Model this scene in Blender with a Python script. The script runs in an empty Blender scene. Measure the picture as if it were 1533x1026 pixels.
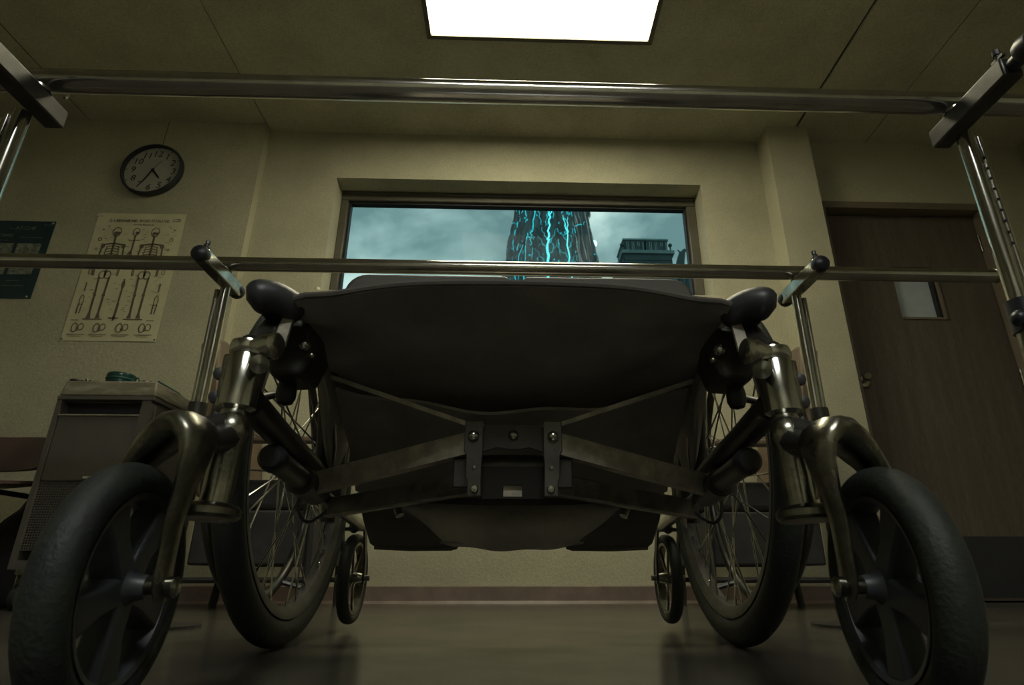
import bpy, math, random
from mathutils import Vector, Matrix
R = math.radians
PI = math.pi
random.seed(7)
sc = bpy.context.scene
C = sc.collection

# ------------------------------------------------------------------ camera, world, exposure
cam_d = bpy.data.cameras.new('camera')
cam = bpy.data.objects.new('camera', cam_d)
C.objects.link(cam)
cam.location = (0, 0, .107)
cam.rotation_euler = (R(90 + 21.4), 0, R(-1.9))
cam_d.sensor_width = 36
cam_d.lens = 900 / 1533 * 36
cam_d.shift_x = -(798 - 766.5) / 1533
cam_d.clip_start = .02
cam_d.clip_end = 500
cam_d.dof.use_dof = True
cam_d.dof.focus_distance = 1.25
cam_d.dof.aperture_fstop = 11
sc.camera = cam

vs = sc.view_settings
vs.view_transform = 'Standard'
vs.look = 'None'
vs.gamma = 1
vs.use_curve_mapping = False
vs.exposure = 0.4

LIGHT_E = 13.0          # ceiling light panel over the window side
LIGHT2_E = 17.0         # second ceiling panel, behind the camera
SKY_E = 1.55

world = bpy.data.worlds.new('overcast')
sc.world = world
world.use_nodes = True
nt = world.node_tree
nt.nodes.clear()
def N(nt, t, **k):
    n = nt.nodes.new(t)
    for a, v in k.items():
        if a in n.inputs.keys():
            n.inputs[a].default_value = v
        else:
            setattr(n, a, v)
    return n
wo = N(nt, 'ShaderNodeOutputWorld')
bg = N(nt, 'ShaderNodeBackground', Strength=SKY_E)
tc = N(nt, 'ShaderNodeTexCoord')
mp = N(nt, 'ShaderNodeMapping')
mp.inputs['Location'].default_value = (2.7, 5.2, -7.3)
mp.inputs['Scale'].default_value = (1.0, 1.0, 1.7)
no = N(nt, 'ShaderNodeTexNoise', Scale=4.2, Detail=5.0, Roughness=.5, Distortion=.3)
cr = N(nt, 'ShaderNodeValToRGB')
e = cr.color_ramp.elements
e[0].position = .35; e[0].color = (.075, .135, .14, 1)
e[1].position = .60; e[1].color = (.36, .47, .44, 1)
m = e.new(.47); m.color = (.16, .245, .245, 1)
nt.links.new(tc.outputs['Generated'], mp.inputs['Vector'])
nt.links.new(mp.outputs['Vector'], no.inputs['Vector'])
nt.links.new(no.outputs['Fac'], cr.inputs['Fac'])
nt.links.new(cr.outputs['Color'], bg.inputs['Color'])
nt.links.new(bg.outputs['Background'], wo.inputs['Surface'])

# ------------------------------------------------------------------ materials
MATS = {}
def mat(name, col, rough=.6, metal=0., noise=0., nscale=8., bump=0., bscale=60., spec=.5, col2=None, emit=None, estr=0., stretch=None, coat=0., dirt_hi=.65, dirt_lo=.4, rnoise=0., grain=0., gscale=130.):
    if name in MATS:
        return MATS[name]
    m = bpy.data.materials.new(name)
    m.use_nodes = True
    t = m.node_tree
    b = t.nodes['Principled BSDF']
    b.inputs['Base Color'].default_value = (*col, 1)
    b.inputs['Roughness'].default_value = rough
    b.inputs['Metallic'].default_value = metal
    b.inputs['Specular IOR Level'].default_value = spec
    b.inputs['Coat Weight'].default_value = coat
    co = N(t, 'ShaderNodeTexCoord')
    vec = co.outputs['Object']
    if stretch:
        mpn = N(t, 'ShaderNodeMapping')
        mpn.inputs['Scale'].default_value = stretch
        t.links.new(vec, mpn.inputs['Vector'])
        vec = mpn.outputs['Vector']
    if noise > 0 or col2:
        n = N(t, 'ShaderNodeTexNoise', Scale=nscale, Detail=6.0, Roughness=.6)
        t.links.new(vec, n.inputs['Vector'])
        rp = N(t, 'ShaderNodeValToRGB')
        c2 = col2 or tuple(c * (1 - noise) for c in col)
        rp.color_ramp.elements[0].position = dirt_lo
        rp.color_ramp.elements[0].color = (*c2, 1)
        rp.color_ramp.elements[1].position = dirt_hi
        rp.color_ramp.elements[1].color = (*col, 1)
        t.links.new(n.outputs['Fac'], rp.inputs['Fac'])
        out = rp.outputs['Color']
        if grain > 0:
            gn = N(t, 'ShaderNodeTexNoise', Scale=gscale, Detail=2.0)
            t.links.new(vec, gn.inputs['Vector'])
            gm = N(t, 'ShaderNodeMapRange')
            gm.inputs['From Min'].default_value = .3; gm.inputs['From Max'].default_value = .7
            gm.inputs['To Min'].default_value = 1 - grain; gm.inputs['To Max'].default_value = 1 + grain * .6
            t.links.new(gn.outputs['Fac'], gm.inputs['Value'])
            mx = N(t, 'ShaderNodeMix', data_type='RGBA', blend_type='MULTIPLY')
            mx.inputs[0].default_value = 1
            t.links.new(out, mx.inputs[6]); t.links.new(gm.outputs['Result'], mx.inputs[7])
            out = mx.outputs[2]
        t.links.new(out, b.inputs['Base Color'])
        if rnoise > 0:
            mr = N(t, 'ShaderNodeMapRange')
            mr.inputs['To Min'].default_value = rough + rnoise
            mr.inputs['To Max'].default_value = max(.02, rough - rnoise)
            t.links.new(n.outputs['Fac'], mr.inputs['Value'])
            t.links.new(mr.outputs['Result'], b.inputs['Roughness'])
    if bump > 0:
        n2 = N(t, 'ShaderNodeTexNoise', Scale=bscale, Detail=3.0)
        t.links.new(vec, n2.inputs['Vector'])
        bp = N(t, 'ShaderNodeBump', Strength=bump, Distance=.002)
        t.links.new(n2.outputs['Fac'], bp.inputs['Height'])
        t.links.new(bp.outputs['Normal'], b.inputs['Normal'])
    if emit:
        b.inputs['Emission Color'].default_value = (*emit, 1)
        b.inputs['Emission Strength'].default_value = estr
    MATS[name] = m
    return m

M = dict(
    wall=mat('wall_paint', (.49, .472, .335), .75, noise=.25, nscale=2.2, bump=.9, bscale=70, grain=.13, gscale=140, dirt_hi=.6, dirt_lo=.25),
    ceil=mat('ceiling_board', (.58, .56, .41), .85, noise=.25, nscale=3, bump=1., bscale=75, grain=.17, gscale=130, dirt_hi=.6, dirt_lo=.25),
    seam=mat('dark_joint', (.03, .03, .025), .9),
    floor=mat('vinyl_floor', (.085, .078, .064), .22, noise=.45, nscale=5, bump=.05, bscale=40, rnoise=.1),
    base=mat('vinyl_baseboard', (.19, .14, .115), .45, noise=.25, nscale=9),
    door=mat('door_laminate', (.13, .105, .085), .5, noise=.22, nscale=6, stretch=(5, 5, .5), bump=.15, bscale=90, grain=.2, gscale=40),
    doorframe=mat('door_frame_paint', (.20, .165, .12), .5, noise=.15),
    kick=mat('dark_kick_plate', (.028, .030, .040), .45, noise=.2),
    winframe=mat('window_frame_metal', (.105, .095, .07), .45, noise=.2, nscale=12),
    gasket=mat('black_gasket', (.008, .008, .010), .6),
    sill=mat('sill_paint', (.50, .45, .33), .55, noise=.2, nscale=10),
    chrome=mat('polished_chrome', (.62, .61, .56), .16, 1., noise=.25, nscale=14, rnoise=.06),
    chrome_worn=mat('worn_chrome', (.50, .49, .42), .24, 1., noise=.4, nscale=25, rnoise=.1, bump=.08, bscale=200),
    steel=mat('dull_steel', (.36, .35, .29), .30, 1., noise=.5, nscale=30, rnoise=.12, bump=.15, bscale=160),
    rimsteel=mat('rim_steel', (.15, .147, .135), .4, .6, noise=.4, nscale=25),
    zinc=mat('dull_brace_steel', (.50, .46, .38), .40, .3, noise=.4, nscale=40, rnoise=.08),
    blackmetal=mat('black_enamel', (.036, .035, .034), .38, 0., noise=.4, nscale=20, bump=.1, bscale=120),
    zincdark=mat('stained_brace_steel', (.26, .24, .20), .34, .35, noise=.5, nscale=30),
    pouchcloth=mat('lit_grey_canvas', (.48, .45, .37), .85, noise=.3, nscale=9, bump=.4, bscale=400, spec=.2),  # paler than the seat canvas: light on the pouch is in the colour
    webblack=mat('matt_black_web', (.018, .017, .015), .8, spec=.15),
    gunmetal=mat('gunmetal', (.10, .098, .09), .36, .7, noise=.4, nscale=20),
    rubber=mat('tyre_rubber', (.014, .017, .020), .6, noise=.4, nscale=18, bump=.6, bscale=220, col2=(.022, .028, .022)),
    plastic=mat('black_plastic', (.024, .025, .03), .45, bump=.1, bscale=150),
    mag=mat('caster_mag_wheel', (.06, .07, .08), .42, noise=.4, nscale=20),
    fabric=mat('lifted_black_canvas', (.34, .315, .275), .85, noise=.3, nscale=7, bump=.5, bscale=500, spec=.25),  # base colour lifted well above black in place of light under the seat
    vinylpad=mat('black_vinyl', (.085, .078, .068), .55, bump=.3, bscale=300),
    hem=mat('canvas_hem', (.10, .092, .08), .8, bump=.4, bscale=400),
    cap=mat('rubber_cap', (.012, .014, .022), .4),
    white=mat('clock_face', (.42, .42, .36), .5, noise=.08),
    ink=mat('black_ink', (.012, .012, .018), .6),
    paper=mat('poster_paper', (.70, .675, .45), .38, noise=.12, nscale=6, bump=.1, bscale=6),
    print1=mat('brown_print', (.14, .12, .085), .5),
    print2=mat('faint_print', (.27, .25, .17), .5),
    teal=mat('dark_teal_paper', (.018, .05, .062), .4, noise=.2),
    tealprint=mat('pale_teal_print', (.30, .33, .27), .5, noise=.6, nscale=60),
    tape=mat('tape', (.6, .58, .45), .3),
    cabinet=mat('cabinet_enamel', (.115, .105, .09), .5, noise=.15, nscale=7, bump=.12, bscale=200),
    cabtop=mat('cabinet_top_laminate', (.36, .33, .235), .55, noise=.45, nscale=12, stretch=(1, 1, 4), bump=.3, bscale=30),
    cabdark=mat('cabinet_recess', (.012, .012, .018), .6),
    green=mat('green_glaze', (.012, .06, .05), .25, noise=.3, nscale=30),
    tealplastic=mat('teal_plastic', (.02, .09, .085), .4),
    pinkseat=mat('mauve_plastic', (.10, .062, .058), .45, noise=.25, nscale=8),
    darkcloth=mat('dark_cloth', (.022, .021, .026), .9, noise=.4, nscale=12, bump=.5, bscale=40),
    brown=mat('brown_vinyl', (.16, .115, .075), .5, noise=.3, nscale=9, bump=.2, bscale=60),
    greyseat=mat('grey_upholstery', (.045, .045, .045), .8, noise=.3, nscale=12, bump=.3, bscale=200),
    building=mat('roof_building', (.028, .055, .06), .9, noise=.35, nscale=.6),
    building2=mat('roof_louvre', (.055, .10, .105), .9, noise=.4, nscale=1.5),
    buildinglt=mat('roof_edge', (.11, .19, .195), .9, noise=.3, nscale=1.),
    bark=mat('hazy_tower_bark', (.075, .11, .125), .75, noise=.65, nscale=.55, stretch=(2, 2, .35), bump=1., bscale=2.),  # distance haze is put into the base colour as a slight lightening
    barkpale=mat('tower_pale_bark', (.38, .40, .38), .75, noise=.6, nscale=.8, stretch=(2, 2, .35), bump=1., bscale=2.),
    vein=mat('glowing_vein', (.0, .2, .25), .5, emit=(.03, .50, .58), estr=.75),
    vein2=mat('bright_glowing_vein', (.0, .3, .35), .5, emit=(.10, .75, .80), estr=1.1),
    ground=mat('ground', (.08, .09, .08), .95, noise=.4, nscale=.3),
    lightp=mat('light_diffuser', (.8, .8, .75), .5, emit=(1.0, .93, .66), estr=LIGHT_E),
    lightp2=mat('light_diffuser_dim', (.8, .8, .75), .5, emit=(.95, .97, .90), estr=LIGHT2_E),
    lightframe=mat('light_trim', (.12, .11, .08), .5),
)
def glass_mat():
    m = bpy.data.materials.new('window_glass'); m.use_nodes = True
    t = m.node_tree; t.nodes.clear()
    o = N(t, 'ShaderNodeOutputMaterial'); mx = N(t, 'ShaderNodeMixShader'); tr = N(t, 'ShaderNodeBsdfTransparent')
    tr.inputs['Color'].default_value = (.93, .97, .96, 1)
    gl = N(t, 'ShaderNodeBsdfGlossy', Roughness=.02); fr = N(t, 'ShaderNodeFresnel', IOR=1.06)
    t.links.new(fr.outputs[0], mx.inputs[0]); t.links.new(tr.outputs[0], mx.inputs[1]); t.links.new(gl.outputs[0], mx.inputs[2])
    t.links.new(mx.outputs[0], o.inputs['Surface'])
    return m
M['glass'] = glass_mat()
M['doorglass'] = mat('lit_door_glass', (.50, .56, .60), .3, noise=.15)  # pale bluish base carries the light seen in the vision glass

# ------------------------------------------------------------------ mesh helpers
class MB:
    def __init__(s):
        s.v = []; s.f = []
    def add(s, vs, fs):
        o = len(s.v)
        s.v += [Vector(p) for p in vs]
        s.f += [tuple(i + o for i in q) for q in fs]
        return s
    def box(s, x0, x1, y0, y1, z0, z1):
        return s.add([(x0, y0, z0), (x1, y0, z0), (x1, y1, z0), (x0, y1, z0), (x0, y0, z1), (x1, y0, z1), (x1, y1, z1), (x0, y1, z1)],
                     [(0, 3, 2, 1), (4, 5, 6, 7), (0, 1, 5, 4), (1, 2, 6, 5), (2, 3, 7, 6), (3, 0, 4, 7)])
    def bar(s, a, b, w, h, up=(0, 0, 1)):
        a = Vector(a); b = Vector(b); d = (b - a).normalized(); u = Vector(up)
        sd = d.cross(u).normalized(); u = sd.cross(d).normalized()
        p = []
        for q in (a, b):
            for i, j in ((-1, -1), (1, -1), (1, 1), (-1, 1)):
                p.append(q + sd * (i * w / 2) + u * (j * h / 2))
        return s.add(p, [(0, 1, 2, 3), (7, 6, 5, 4), (0, 4, 5, 1), (1, 5, 6, 2), (2, 6, 7, 3), (3, 7, 4, 0)])
    def tube(s, path, r, n=12, caps=True):
        path = [Vector(p) for p in path]
        k = len(path)
        rr = r if isinstance(r, (list, tuple)) else [r] * k
        ref = None; vs = []; fs = []
        for i in range(k):
            d = (path[min(i + 1, k - 1)] - path[max(i - 1, 0)]).normalized()
            if ref is None:
                ref = Vector((0, 0, 1)) if abs(d.z) < .9 else Vector((1, 0, 0))
            sd = d.cross(ref).normalized(); u = sd.cross(d).normalized(); ref = u
            for j in range(n):
                a = 2 * PI * j / n
                vs.append(path[i] + (sd * math.cos(a) + u * math.sin(a)) * rr[i])
        for i in range(k - 1):
            for j in range(n):
                j2 = (j + 1) % n
                fs.append((i * n + j, i * n + j2, (i + 1) * n + j2, (i + 1) * n + j))
        if caps:
            fs.append(tuple(range(n - 1, -1, -1)))
            fs.append(tuple((k - 1) * n + j for j in range(n)))
        return s.add(vs, fs)
    def lathe(s, prof, c, axis=(0, 0, 1), n=32, closed=False, arc=None):
        c = Vector(c); ax = Vector(axis).normalized()
        ref = Vector((1, 0, 0)) if abs(ax.x) < .9 else Vector((0, 1, 0))
        e1 = (ref - ax * ref.dot(ax)).normalized(); e2 = ax.cross(e1)
        k = len(prof); vs = []; fs = []
        for j in range(n):
            a = 2 * PI * j / n
            dr = e1 * math.cos(a) + e2 * math.sin(a)
            for (r, h) in prof:
                vs.append(c + dr * r + ax * h)
        for j in range(n):
            j2 = (j + 1) % n
            for i in range(k - 1 + (1 if closed else 0)):
                i2 = (i + 1) % k
                fs.append((j * k + i, j2 * k + i, j2 * k + i2, j * k + i2))
        if not closed:
            if prof[0][0] > 1e-6: fs.append(tuple(j * k for j in range(n - 1, -1, -1)))
            if prof[-1][0] > 1e-6: fs.append(tuple(j * k + k - 1 for j in range(n)))
        return s.add(vs, fs)
    def torus(s, c, Rm, r, axis=(1, 0, 0), n=48, k=12, sx=1.):
        prof = [(Rm + r * math.cos(2 * PI * i / k), r * sx * math.sin(2 * PI * i / k)) for i in range(k)]
        return s.lathe(prof, c, axis, n, closed=True)
    def sphere(s, c, r, n=12, k=8, sc=(1, 1, 1)):
        c = Vector(c); vs = []; fs = []
        for i in range(k + 1):
            t = PI * i / k
            for j in range(n):
                a = 2 * PI * j / n
                vs.append(c + Vector((r * sc[0] * math.sin(t) * math.cos(a), r * sc[1] * math.sin(t) * math.sin(a), r * sc[2] * math.cos(t))))
        for i in range(k):
            for j in range(n):
                j2 = (j + 1) % n
                fs.append((i * n + j, (i + 1) * n + j, (i + 1) * n + j2, i * n + j2))
        return s.add(vs, fs)
    def prism(s, poly, d):
        """poly: list of 3D points in a plane, d: extrusion vector"""
        n = len(poly); d = Vector(d)
        vs = [Vector(p) for p in poly] + [Vector(p) + d for p in poly]
        fs = [tuple(range(n)), tuple(range(2 * n - 1, n - 1, -1))] + [(i, i + n, (i + 1) % n + n, (i + 1) % n) for i in range(n)]
        return s.add(vs, fs)
    def sheet(s, fn, nu, nv, t):
        """fn(u,v)->point, thickened by vector-valued or scalar t along -normal"""
        P = [[Vector(fn(i / nu, j / nv)) for j in range(nv + 1)] for i in range(nu + 1)]
        vs = []; fs = []
        W = nv + 1; S = (nu + 1) * W
        nor = []
        for i in range(nu + 1):
            for j in range(W):
                du = P[min(i + 1, nu)][j] - P[max(i - 1, 0)][j]
                dv = P[i][min(j + 1, nv)] - P[i][max(j - 1, 0)]
                nor.append(du.cross(dv).normalized())
                vs.append(P[i][j])
        for q in range(S): vs.append(vs[q] - nor[q] * t)
        for i in range(nu):
            for j in range(nv):
                a = i * W + j; b = a + W
                fs.append((a, b, b + 1, a + 1)); fs.append((S + a, S + a + 1, S + b + 1, S + b))
        for i in range(nu):
            a = i * W; b = a + W; fs.append((a, S + a, S + b, b))
            a = i * W + nv; b = a + W; fs.append((a, b, S + b, S + a))
        for j in range(nv):
            a = j; fs.append((a, a + 1, S + a + 1, S + a))
            a = nu * W + j; fs.append((a, S + a, S + a + 1, a + 1))
        return s.add(vs, fs)

WO = {}                       # world origin of every object (all things stay unrotated)
def link(o, parent, origin):
    C.objects.link(o)
    origin = Vector(origin)
    if parent is not None:
        o.parent = parent
        o.location = origin - WO[parent.name]
    else:
        o.location = origin
    WO[o.name] = origin
    return o
def obj(name, mb, material, parent=None, origin=None, bevel=0., seg=2, smooth=40, label=None, kind=None):
    """one mesh object out of world coordinates"""
    if origin is None:
        if parent is not None:
            origin = WO[parent.name]
        else:
            xs = [p.x for p in mb.v]; ys = [p.y for p in mb.v]; zs = [p.z for p in mb.v]
            origin = Vector(((min(xs) + max(xs)) / 2, (min(ys) + max(ys)) / 2, min(zs)))
    origin = Vector(origin)
    me = bpy.data.meshes.new(name)
    me.from_pydata([p - origin for p in mb.v], [], mb.f)
    me.update()
    import bmesh
    bm = bmesh.new(); bm.from_mesh(me)
    bmesh.ops.recalc_face_normals(bm, faces=bm.faces)
    bm.to_mesh(me); bm.free()
    me.materials.append(M[material] if isinstance(material, str) else material)
    if smooth:
        me.shade_smooth()
        me.set_sharp_from_angle(angle=R(smooth))
    o = bpy.data.objects.new(name, me)
    link(o, parent, origin)
    if bevel > 0:
        b = o.modifiers.new('bevel', 'BEVEL'); b.width = bevel; b.segments = seg; b.limit_method = 'ANGLE'; b.angle_limit = R(50)
    if label: o['label'] = label
    if kind: o['kind'] = kind
    return o
def inst(src, parent, origin, rot=None):
    o = bpy.data.objects.new(src.name.split('.')[0], src.data)
    for md in src.modifiers:
        b = o.modifiers.new(md.name, md.type)
        if md.type == 'BEVEL': b.width = md.width; b.segments = md.segments; b.limit_method = md.limit_method; b.angle_limit = md.angle_limit
    link(o, parent, origin)
    if rot: o.rotation_euler = rot
    return o
def tag(o, label, cat, group=None):
    o['label'] = label; o['category'] = cat
    if group: o['group'] = group
    return o
def thing(name, label, cat, loc, group=None):
    o = bpy.data.objects.new(name, None); o.empty_display_size = .05
    link(o, None, loc)
    return tag(o, label, cat, group)
def struct(name, mb=None, material=None, label=None, **k):
    o = obj(name, mb, material, None, **k)
    o['kind'] = 'structure'
    if label: o['label'] = label
    return o
def struct_empty(name, loc, label=None):
    o = bpy.data.objects.new(name, None); link(o, None, loc); o['kind'] = 'structure'
    if label: o['label'] = label
    return o
def text_mb(txt, size, fn, extr=0., shear=0.):
    """text as mesh; fn(x,y,z)->world point"""
    cu = bpy.data.curves.new('txt', 'FONT'); cu.body = txt; cu.size = size; cu.extrude = extr; cu.shear = shear
    cu.align_x = 'CENTER'; cu.align_y = 'CENTER'; cu.resolution_u = 2
    ob = bpy.data.objects.new('txt', cu); C.objects.link(ob)
    dg = bpy.context.evaluated_depsgraph_get()
    me = bpy.data.meshes.new_from_object(ob.evaluated_get(dg))
    mb = MB(); mb.add([fn(*v.co) for v in me.vertices], [tuple(p.vertices) for p in me.polygons])
    bpy.data.objects.remove(ob); bpy.data.curves.remove(cu); bpy.data.meshes.remove(me)
    return mb
def arc(c, r, a0, a1, n, plane='yz'):
    out = []
    for i in range(n + 1):
        a = R(a0 + (a1 - a0) * i / n)
        p = [c[0], c[1], c[2]]
        if plane == 'yz': p[1] += r * math.cos(a); p[2] += r * math.sin(a)
        if plane == 'xz': p[0] += r * math.cos(a); p[2] += r * math.sin(a)
        if plane == 'xy': p[0] += r * math.cos(a); p[1] += r * math.sin(a)
        out.append(tuple(p))
    return out
def bez(p0, p1, p2, p3, n=10):
    p0, p1, p2, p3 = map(Vector, (p0, p1, p2, p3))
    return [p0 * (1 - t) ** 3 + p1 * 3 * t * (1 - t) ** 2 + p2 * 3 * t * t * (1 - t) + p3 * t ** 3 for t in [i / n for i in range(n + 1)]]

# ------------------------------------------------------------------ the room
H = 2.6
XL, XR, YF = -3.3, 3.1, -3.0
YL, YW, YP, YD = 2.88, 2.94, 2.80, 2.93      # left wall plane, window wall, pier, door wall
struct('floor', MB().box(XL - .1, XR + .1, YF - .1, 3.3, -.05, 0), 'floor', 'dark glossy vinyl floor under the wheelchair')
cl = struct('ceiling', MB().box(XL - .1, XR + .1, YF - .1, 3.3, H + .012, H + .12), 'seam', 'stained ceiling of large boards with dark joints')
g = .004
def cpanel(x0, x1, y0, y1, gl=g, gr=g):
    obj('ceiling_board', MB().box(x0 + gl, x1 - gr, y0 + g, y1 - g, H, H + .014), 'ceil', cl)
cpanel(XL, -2.50, YF, 2.50); cpanel(-2.50, -1.475, YF, 2.50, g, .002)
cpanel(XL, -2.50, 2.50, YL); cpanel(-2.50, -1.475, 2.50, YL)
cpanel(-1.475, 1.66, YF, -.4); cpanel(-1.475, 1.66, -.4, YW + .1, .003, .011)
cpanel(1.66, 2.14, YF, YW); cpanel(2.14, XR, YF, YW, .002)
struct('wall_left', MB().box(XL - .1, XL, YF, 3.2, 0, H + .012), 'wall')
struct('wall_right', MB().box(XR, XR + .1, YF, 3.2, 0, H + .012), 'wall')
struct('wall_front', MB().box(XL, XR, YF - .1, YF, 0, H + .012), 'wall')
struct('wall_back_left', MB().box(XL, -1.47, YL, 3.2, 0, H + .004), 'wall', 'cream wall with clock and posters')
WX0, WX1, WZ0, WZ1 = -1.045, 1.09, 1.535, 2.275
w = MB()
w.box(-1.47, WX0, YW, 3.2, 0, H + .004); w.box(WX1, 1.47, YW, 3.2, 0, H + .004)
w.box(WX0, WX1, YW, 3.2, 0, WZ0); w.box(WX0, WX1, YW, 3.2, WZ1, H + .004)
struct('wall_back', w, 'wall', 'cream wall around the wide strip window', smooth=0)
struct('wall_pier', MB().box(1.47, 1.715, YP, 3.2, 0, H + .004), 'wall', 'lit cream pier between the window and the door')
DX0, DX1, DZ = 1.76, 2.765, 2.165
w = MB()
w.box(1.715, DX0, YD, 3.2, 0, H + .004); w.box(DX1, XR, YD, 3.2, 0, H + .004); w.box(DX0, DX1, YD, 3.2, DZ, H + .004)
struct('wall_back_right', w, 'wall', 'shadowed wall above and beside the door', smooth=0)
# small paper scuffs and the joint lines are left to the paint; baseboards
def baseb(name, x0, x1, y):
    mb = MB()
    mb.add([(x0, y, 0), (x0, y - .016, 0), (x0, y - .009, .012), (x0, y - .006, .07), (x0, y, .074), (x1, y, 0), (x1, y - .016, 0), (x1, y - .009, .012), (x1, y - .006, .07), (x1, y, .074)],
           [(0, 1, 2, 3, 4), (9, 8, 7, 6, 5), (0, 5, 6, 1), (1, 6, 7, 2), (2, 7, 8, 3), (3, 8, 9, 4)])
    struct(name, mb, 'base', 'brown vinyl baseboard', smooth=0)
baseb('baseboard_back', -1.47, 1.47, YW); baseb('baseboard_left', XL, -1.47, YL); baseb('baseboard_pier', 1.455, 1.73, YP)

# window
win = struct_empty('window_1', (0, YW, WZ0), 'wide low strip window with a grey-brown metal frame')
yf = 3.10
def frame_piece(x0, x1, z0, z1, y0=yf - .03, y1=yf + .05): obj('frame', MB().box(x0, x1, y0, y1, z0, z1), 'winframe', win, bevel=.006)
frame_piece(WX0, WX1, WZ1 - .062, WZ1); frame_piece(WX0, WX1, WZ0, WZ0 + .05)
frame_piece(WX0, WX0 + .045, WZ0 + .05, WZ1 - .062); frame_piece(WX1 - .055, WX1, WZ0 + .05, WZ1 - .062)
q = MB()
gx0, gx1, gz0, gz1 = WX0 + .045, WX1 - .055, WZ0 + .05, WZ1 - .062
q.box(gx0, gx1, yf - .01, yf + .03, gz1 - .012, gz1); q.box(gx0, gx1, yf - .01, yf + .03, gz0, gz0 + .012)
q.box(gx0, gx0 + .011, yf - .01, yf + .03, gz0, gz1); q.box(gx1 - .011, gx1, yf - .01, yf + .03, gz0, gz1)
obj('gasket', q, 'gasket', win)
obj('pane', MB().box(gx0 + .008, gx1 - .008, yf + .008, yf + .014, gz0 + .008, gz1 - .008), 'glass', win)
obj('window_sill', MB().box(WX0 - .05, WX1 + .05, YW - .035, yf - .03, WZ0 - .035, WZ0), 'sill', win, bevel=.006)
obj('frame_lip', MB().box(WX0 + .002, WX1 - .002, yf - .036, yf - .03, WZ1 - .022, WZ1 - .002), 'winframe', win, bevel=.004)

# door
door = struct_empty('door_1', ((DX0 + DX1) / 2, YD, 0), 'brown laminate door with a small vision panel')
yd = 2.985
vx0, vx1, vz0, vz1 = 2.15, 2.385, 1.455, 1.765
leaf = obj('door_leaf', MB().box(DX0 + .045, vx0, yd, yd + .045, .008, 2.11).box(vx1, DX1 - .045, yd, yd + .045, .008, 2.11).box(vx0, vx1, yd, yd + .045, .008, vz0).box(vx0, vx1, yd, yd + .045, vz1, 2.11), 'door', door, smooth=0)
fr = MB().box(DX0, DX0 + .042, YD - .012, 3.1, 0, DZ).box(DX1 - .042, DX1, YD - .012, 3.1, 0, DZ).box(DX0 + .042, DX1 - .042, YD - .012, 3.1, 2.122, DZ)
obj('door_frame', fr, 'doorframe', door, smooth=0)
obj('door_stop', MB().box(DX0 + .042, DX1 - .042, yd + .05, 3.1, 0, 2.122), 'seam', door)
obj('vision_pane', MB().box(vx0, vx1, yd + .030, yd + .034, vz0, vz1), 'doorglass', door)
obj('vision_bead', MB().box(vx0 - .002, vx1 + .002, yd - .004, yd + .028, vz1 - .014, vz1 + .004), 'gasket', door)
obj('vision_bead', MB().box(vx1 - .016, vx1 - .004, yd - .002, yd + .028, vz0, vz1 - .014), 'gasket', door)
obj('vision_bead', MB().box(vx1 + .002, vx1 + .016, yd - .010, yd + .002, vz0 - .012, vz1), 'doorframe', door)
obj('vision_bead', MB().box(vx0, vx1, yd - .006, yd + .028, vz0 - .012, vz0), 'doorframe', door)
obj('kick_plate', MB().box(DX0 + .06, DX1 - .06, yd - .003, yd, .02, .295), 'kick', door)
for hz in (1.93, 1.1, .25):
    obj('hinge', MB().tube([(DX1 - .044, yd - .008, hz - .055), (DX1 - .044, yd - .008, hz + .055)], .008, 10), 'steel', door)
hd = obj('door_handle', MB().lathe([(0, -.005), (.030, -.005), (.034, 0), (.034, .006), (0, .006)], (1.85, yd - .006, 1.075), (0, 1, 0), 24), 'chrome_worn', door, label='round steel rose and knob')
obj('knob', MB().lathe([(.010, .01), (.010, -.04), (.019, -.045), (.022, -.055), (.022, -.07), (.018, -.078), (0, -.078)], (1.85, yd - .01, 1.075), (.25, 1, -.1), 20), 'chrome_worn', hd)

# ceiling lights
def ceiling_light(x0, x1, y0, y1, m, label):
    t = thing('ceiling_light', label, 'ceiling light', ((x0 + x1) / 2, (y0 + y1) / 2, H - .016), 'ceiling light panels')
    f = MB(); b = .022
    f.box(x0 - b, x1 + b, y0 - b, y0, H - .022, H).box(x0 - b, x1 + b, y1, y1 + b, H - .022, H).box(x0 - b, x0, y0, y1, H - .022, H).box(x1, x1 + b, y0, y1, H - .022, H)
    obj('light_trim', f, 'lightframe', t, smooth=0)
    obj('diffuser', MB().box(x0, x1, y0, y1, H - .008, H), m, t, smooth=0)
ceiling_light(-.425, .642, 1.60, 2.205, 'lightp', 'glowing rectangular ceiling light panel above the window')
ceiling_light(-.425, .642, -1.75, -1.15, 'lightp2', 'dimmer ceiling light panel at the rear of the room')

# ------------------------------------------------------------------ wheelchair
WC = thing('wheelchair', 'wide black folding wheelchair with sling seat seen from low in front', 'wheelchair', (0, 1.0, 0))
def S(s, p): return (p[0] * s, p[1], p[2])       # mirror about the chair's middle (points given for the +x side)

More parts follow.
